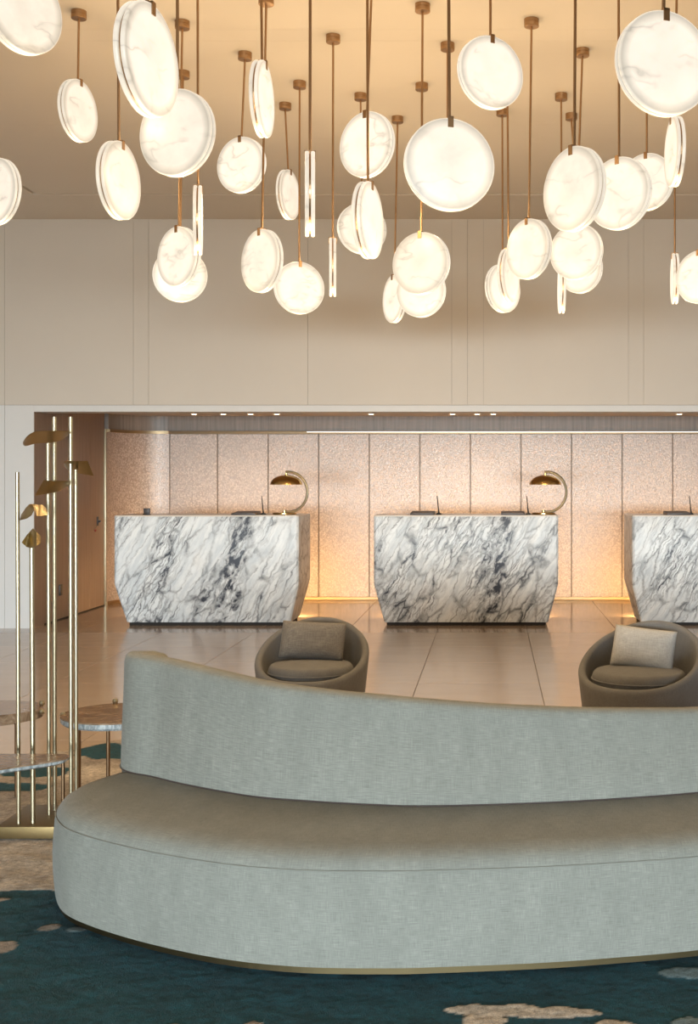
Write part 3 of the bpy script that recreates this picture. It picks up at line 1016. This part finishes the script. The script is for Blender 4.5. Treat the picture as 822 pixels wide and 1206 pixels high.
def leaf(top, bot, D, bulge, sl, n=26, m=7, thick=.0035):
    """bent sheet between two outlines given in the picture's units, set at distance D and curved in depth"""
    def res(P, n):
        Q = [Vector((a, b)) for a, b in P]
        Q, _ = resample_n(Q, n); return Q
    T, B = res(top, n), res(bot, n)
    grid = []
    for j in range(m+1):
        v = j/m
        row = []
        for i in range(n+1):
            u = i/n
            q = T[i].lerp(B[i], v)
            dd = D + bulge*(1-v) + sl*math.sin(u*PI)
            row.append(at(q.x, q.y, dd))
        grid.append(row)
    verts = []; faces = []
    off = Vector((sx, sy, RZ))
    nn = n+1
    for row in grid: verts += [p-off for p in row]
    k0 = len(verts)
    for row in grid: verts += [p-off+Vector((0, thick, -.0015)) for p in row]
    for j in range(m):
        for i in range(n):
            a = j*nn+i
            faces.append((a, a+1, a+nn+1, a+nn))
            faces.append((k0+a+nn, k0+a+nn+1, k0+a+1, k0+a))
    for i in range(n):
        faces.append((i, k0+i, k0+i+1, i+1)); a = m*nn+i
        faces.append((a, a+1, k0+a+1, k0+a))
    for j in range(m):
        a = j*nn; faces.append((a, a+nn, k0+a+nn, k0+a)); a += n
        faces.append((a, k0+a, k0+a+nn, a+nn))
    MB().add(verts, faces).build('leaf', M['leafb'], sc_root, smooth=True, sharp=40)
def resample_n(pts, n):
    L = [0]
    for a, b in zip(pts[:-1], pts[1:]): L.append(L[-1] + (b-a).length)
    out = []; j = 0
    for k in range(n+1):
        s = L[-1]*k/n
        while j < len(L)-2 and L[j+1] < s: j += 1
        d = L[j+1]-L[j]; out.append(pts[j].lerp(pts[j+1], (s-L[j])/d if d else 0))
    return out, L[-1]
leaf([(27, 521), (28.5, 518), (31, 514.5), (35, 511), (40, 508.6), (46, 507.6), (55, 507.4), (68, 507.3), (81.5, 507.6)], [(27, 523.5), (29, 525.2), (33, 524.4), (38, 522.8), (44, 521.6), (52, 521.2), (62, 520.8), (72, 518), (81.5, 511.5)], 5.06, -.13, -.03)
leaf([(75.2, 545.5), (76, 543.6), (77.5, 542.9), (90, 543), (103, 543)], [(75.4, 547), (77, 550.5), (80, 553.3), (94, 557.5), (110, 560)], 5.14, -.13, -.03)
leaf([(51.5, 565.4), (57, 566), (70, 566.2), (81.5, 566.3)], [(41, 583.5), (54, 581.3), (70, 578), (81.2, 571)], 5.02, -.11, -.04)
leaf([(25, 606), (30, 598.5), (34.5, 593.6), (40, 593.4), (46, 594.8), (50, 594.2), (55, 599)], [(23, 612.5), (31, 610.5), (37, 606.5), (40, 600), (43, 607.5), (49, 607.8), (55.5, 606.5)], 4.97, .07, -.08)
leaf([(31.5, 630), (38.8, 622), (38.9, 622.2)], [(25.5, 639), (31, 644), (36, 645.2)], 4.93, .02, .02, 14)
leaf([(38.8, 622), (43, 626.5), (48, 631)], [(36, 645.2), (42, 643), (47.6, 640)], 4.93, .02, -.02, 14)
tag(sc_root, 'tall brass rod sculpture with bent leaf sheets on a flat base', 'sculpture')

# ================================================================== SIDE TABLES
def slab_table(name, outline_pts, cx, cy, h, t, legs, knobs, label, emat='edge', taper=.965):
    r = empty(name, (cx, cy, RZ))
    P = [Vector(p) for p in outline_pts]
    P, _ = resample(spline(P, 8, closed=True), .02)
    n = len(P)
    hh = h - RZ
    def ring(s, z): return [(p.x*s, p.y*s, z) for p in P]
    MB().loft([ring(taper, hh-t), ring(1.0, hh-t*.72), ring(1.0, hh-.006)]).build('edge', M[emat], r, smooth=True, sharp=40)
    MB().loft([ring(1.0, hh-.006), ring(.992, hh)]).build('top', M['stone'], r, smooth=True, sharp=40)
    for (x, y, rad) in legs:
        MB().tube([(x, y, 0), (x, y, hh-t+.004)], rad, 12).build('leg', M['legm'], r, smooth=True)
    for (x, y, z) in knobs:
        MB().lathe([(.0, -.014), (.010, -.011), (.0145, 0), (.010, .011), (.0, .014)], 16).build('knob', M['pale'], r, (x, y, hh+z), smooth=True)
    tag(r, label, 'side table', 'stone-topped side tables')
    return r
# nearest, half-oval, low
h1 = .40
xr = (79-CX)*4.76/F
c1x, c1y = -2.12, 4.66
slab_table('side_table', [(xr-c1x, .10), (xr-c1x-.02, .152), (.25, .158), (0, .158), (-.3, .155), (-.42, .10), (-.40, -.04), (-.22, -.16), (0, -.175), (.17, -.13), (.30, -.04), (xr-c1x-.015, .05)], c1x, c1y, h1, .022,
           [(xr-c1x-.025, .125, .007), (-.30, .10, .009), (-.05, -.11, .009)], [], 'low oval stone side table nearest the camera beside the sofa end')
# behind the sofa end, round
c2 = at(140, 840, 5.47)
slab_table('side_table', [(.255*math.cos(2*PI*k/16), .255*math.sin(2*PI*k/16)) for k in range(16)], c2.x, 5.47, .44, .034,
           [((95-140)*5.3/F, -.05, .013), ((119-140)*5.45/F, .10, .009), (.15, .08, .011)],
           [((78-140)*5.3/F-.012, -.03, -.004), ((117-140)*5.55/F, .235, .010)], 'round brown stone side table partly hidden behind the sofa arm')
# far left, cut by frame
c3x = -2.34
slab_table('side_table', [(.245*math.cos(2*PI*k/16), .20*math.sin(2*PI*k/16)) for k in range(16)], c3x, 5.52, .452, .06,
           [(.10, .08, .011), (-.12, .02, .011), (-.02, -.12, .010)], [(.225, .06, .012), (.25, -.01, -.016)], 'small thick-edged stone side table at the left frame edge', 'stone', .72)

# ================================================================== PENDANT LAMPS
RAD, TH, GAP = .175, .0165, .008
disc_src = MB().lathe([(.0, -TH/2), (RAD-.005, -TH/2), (RAD-.0015, -TH/2+.0015), (RAD, -TH/2+.005), (RAD, TH/2-.005), (RAD-.0015, TH/2-.0015), (RAD-.005, TH/2), (.0, TH/2)], 72, 'y').build('alabaster_disc', M['alab'], None, smooth=True, sharp=40)
core_src = MB().lathe([(.0, -GAP/2), (RAD-.010, -GAP/2), (RAD-.010, GAP/2), (.0, GAP/2)], 56, 'y').build('core_plate', M['bronze'], None)
canopy_src = MB().lathe([(.0, 0), (.043, 0), (.043, -.020), (.0405, -.021), (.0405, -.024), (.043, -.025), (.043, -.043), (.041, -.045), (.0, -.045)], 32).build('canopy', M['bronze'], None, smooth=True, sharp=40)
cl = MB()
y0 = -(GAP/2+TH)
cl.box(-.011, .011, y0-.004, y0, RAD-.036, RAD+.006)
cl.box(-.011, .011, y0-.004, -y0+.004, RAD+.001, RAD+.006)
cl.box(-.011, .011, -y0, -y0+.004, RAD-.036, RAD+.006)
clip_src = cl.build('clip', M['bronze'], None)
first_pendant = True
# face centre x, y, distance, width/height of the face, side on which the rim shows, x of the rod at the canopy, label
PEND = [
 (25, 9, 4.67, .86, 'L', None, 'big alabaster disc pendant cut by the top left corner of the photo'),
 (91, 130, 6.80, .57, 'L', 92, 'alabaster disc pendant on a short rod under the leftmost visible canopy'),
 (172, 69, 3.74, .50, 'L', 170, 'largest left-hand disc pendant, steeply turned, vein across its middle'),
 (139, 212, 5.38, .49, 'L', 137, 'narrow turned disc pendant hanging directly below the largest left-hand one'),
 (208, 156, 4.80, .82, 'R', 208, 'large round disc pendant overlapped by the steeply turned one at left'),
 (-4, 225, 6.26, .63, 'R', None, 'disc pendant cut in half by the left frame edge'),
 (284, 194, 7.46, .83, 'R', 288, 'round disc pendant under the canopy right of centre-left, behind a thin rod'),
 (308, 116, 5.57, .24, 'L', 306, 'slim sharply turned disc pendant close under a canopy at top centre-left'),
 (364.5, 228, 4.97, .0, 'E', 365, 'long edge-on disc pendant seen as a thin upright bar, upper one'),
 (339, 229, 8.46, .40, 'L', 335.5, 'small narrow turned disc pendant left of the upright edge-on bar'),
 (432, 170, 6.36, .79, 'R', 437.5, 'bright round disc pendant with a dark rod crossing its face'),
 (433, 259, 5.46, .325, 'L', 432, 'narrow turned disc pendant hung low in front of a rounder bright disc'),
 (426, 269, 8.25, .96, 'L', 424.4, 'bright disc pendant mostly hidden behind a narrow turned disc'),
 (529, 193.5, 4.53, .97, 'F', 527, 'big frontal disc pendant with a T-shaped grey vein at centre'),
 (308, 307, 6.60, .59, 'R', 313, 'turned disc pendant at left with a second disc touching its lower right'),
 (352, 339, 8.00, .95, 'L', 352.5, 'round frontal disc pendant lowest of the centre-left pair'),
 (391.5, 314.5, 7.17, .0, 'E', 392, 'edge-on disc pendant seen as a short thin bar below the longer bar'),
 (210, 302, 6.95, .65, 'R', 214, 'turned disc pendant in front of another bright disc, low at left'),
 (211.5, 324, 7.80, .97, 'F', 215, 'lowest left bright disc pendant peeking out below a turned disc'),
 (232.5, 259, 6.05, .03, 'E', 232, 'edge-on disc pendant hanging just above the low left pair'),
 (496, 310, 6.70, .89, 'R', 497.5, 'bright round disc pendant straight below the big frontal one'),
 (496, 343, 8.04, .92, 'R', 496.5, 'disc pendant half hidden under the bright round one at centre'),
 (464.5, 352, 8.77, .42, 'R', 468, 'small turned disc pendant lowest at centre, left of the bright pair'),
 (577.5, 85, 5.76, .87, 'L', 577.5, 'tilted round disc pendant with wavy veins high right of centre'),
 (623, 293, 6.92, .69, 'R', 626, 'turned disc pendant on the long lone rod right of centre'),
 (676.5, 222, 4.95, .68, 'R', 679, 'large turned disc pendant heading the right-hand cluster'),
 (729.5, 227.5, 5.76, .86, 'R', 728.5, 'round disc pendant just right of the large turned one in the cluster'),
 (762, 214, 7.30, .93, 'R', 762, 'disc pendant farthest right of the cluster, mostly behind another'),
 (795, 178, 6.05, .21, 'R', 798, 'slim turned disc pendant right under the big top right disc'),
 (782, 74, 4.0, .89, 'L', 785, 'biggest disc pendant at the top right with several wavy veins'),
 (679, 296, 7.40, .92, 'R', 686, 'round disc pendant with a forked vein below the large turned one'),
 (684, 317, 8.70, .88, 'R', 673, 'bright disc pendant showing only its lower edge in the right cluster'),
 (661.5, 339, 8.25, .06, 'R', 661, 'edge-on disc pendant below the right cluster'),
 (599, 324.5, 7.78, .32, 'L', 597.5, 'narrow turned disc pendant in front of a wider low disc, right of centre'),
 (592, 339.5, 8.60, .66, 'L', 591.5, 'low disc pendant right of centre behind a narrow turned disc'),
 (795, 328, 8.30, .08, 'R', 795, 'nearly edge-on disc pendant beside the right frame edge, low'),
 (824, 326, 7.90, .86, 'R', None, 'low disc pendant cut off by the right frame edge'),
 (527, 204, 7.30, .96, 'F', 527, 'disc pendant hidden behind the big frontal one, its canopy in view'),
]
for (cx, cy, D, ratio, side, rodx, label) in PEND:
    t_ = (cx-CX)/F
    s1 = math.sqrt(1+t_*t_)
    base = math.acos(max(-1, min(1, ratio/s1)))
    at_ = math.atan(t_)
    psi = (base if side in 'LE' else -base) - at_
    if side == 'F': psi = -at_ + (base if base < .3 else 0)
    cpos = at(cx, cy, D)
    cpos.y += .012
    if rodx is None: rodx = cx
    topx = (rodx-CX)*D/F
    root = empty('pendant_lamp', (topx, cpos.y, CEIL))
    tag(root, label, 'pendant lamp', 'alabaster disc pendants')
    off = cpos - Vector(root.location)
    shared('canopy', canopy_src, root)
    n = Vector((math.sin(psi), -math.cos(psi), 0))
    rz = psi
    half = (GAP+TH)/2
    shared('alabaster_disc', disc_src, root, off + n*half, (0, 0, rz))
    shared('alabaster_disc', disc_src, root, off - n*half, (0, 0, rz))
    shared('core_plate', core_src, root, off, (0, 0, rz))
    shared('clip', clip_src, root, off, (0, 0, rz))
    gl = bpy.data.lights.new('pendant_glow', 'POINT'); gl.energy = 7.9; gl.color = (1.0, .70, .37); gl.shadow_soft_size = .05; gl.specular_factor = 0.0
    go = bpy.data.objects.new('pendant_glow', gl); C.objects.link(go); go.location = cpos - Vector((0, 0, RAD+.09))
    MB().tube([(0, 0, -.044), off + Vector((0, 0, RAD+.003))], .0065, 8).build('rod', M['bronze'], root, smooth=True)
for o in (disc_src, core_src, canopy_src, clip_src):
    bpy.data.objects.remove(o)
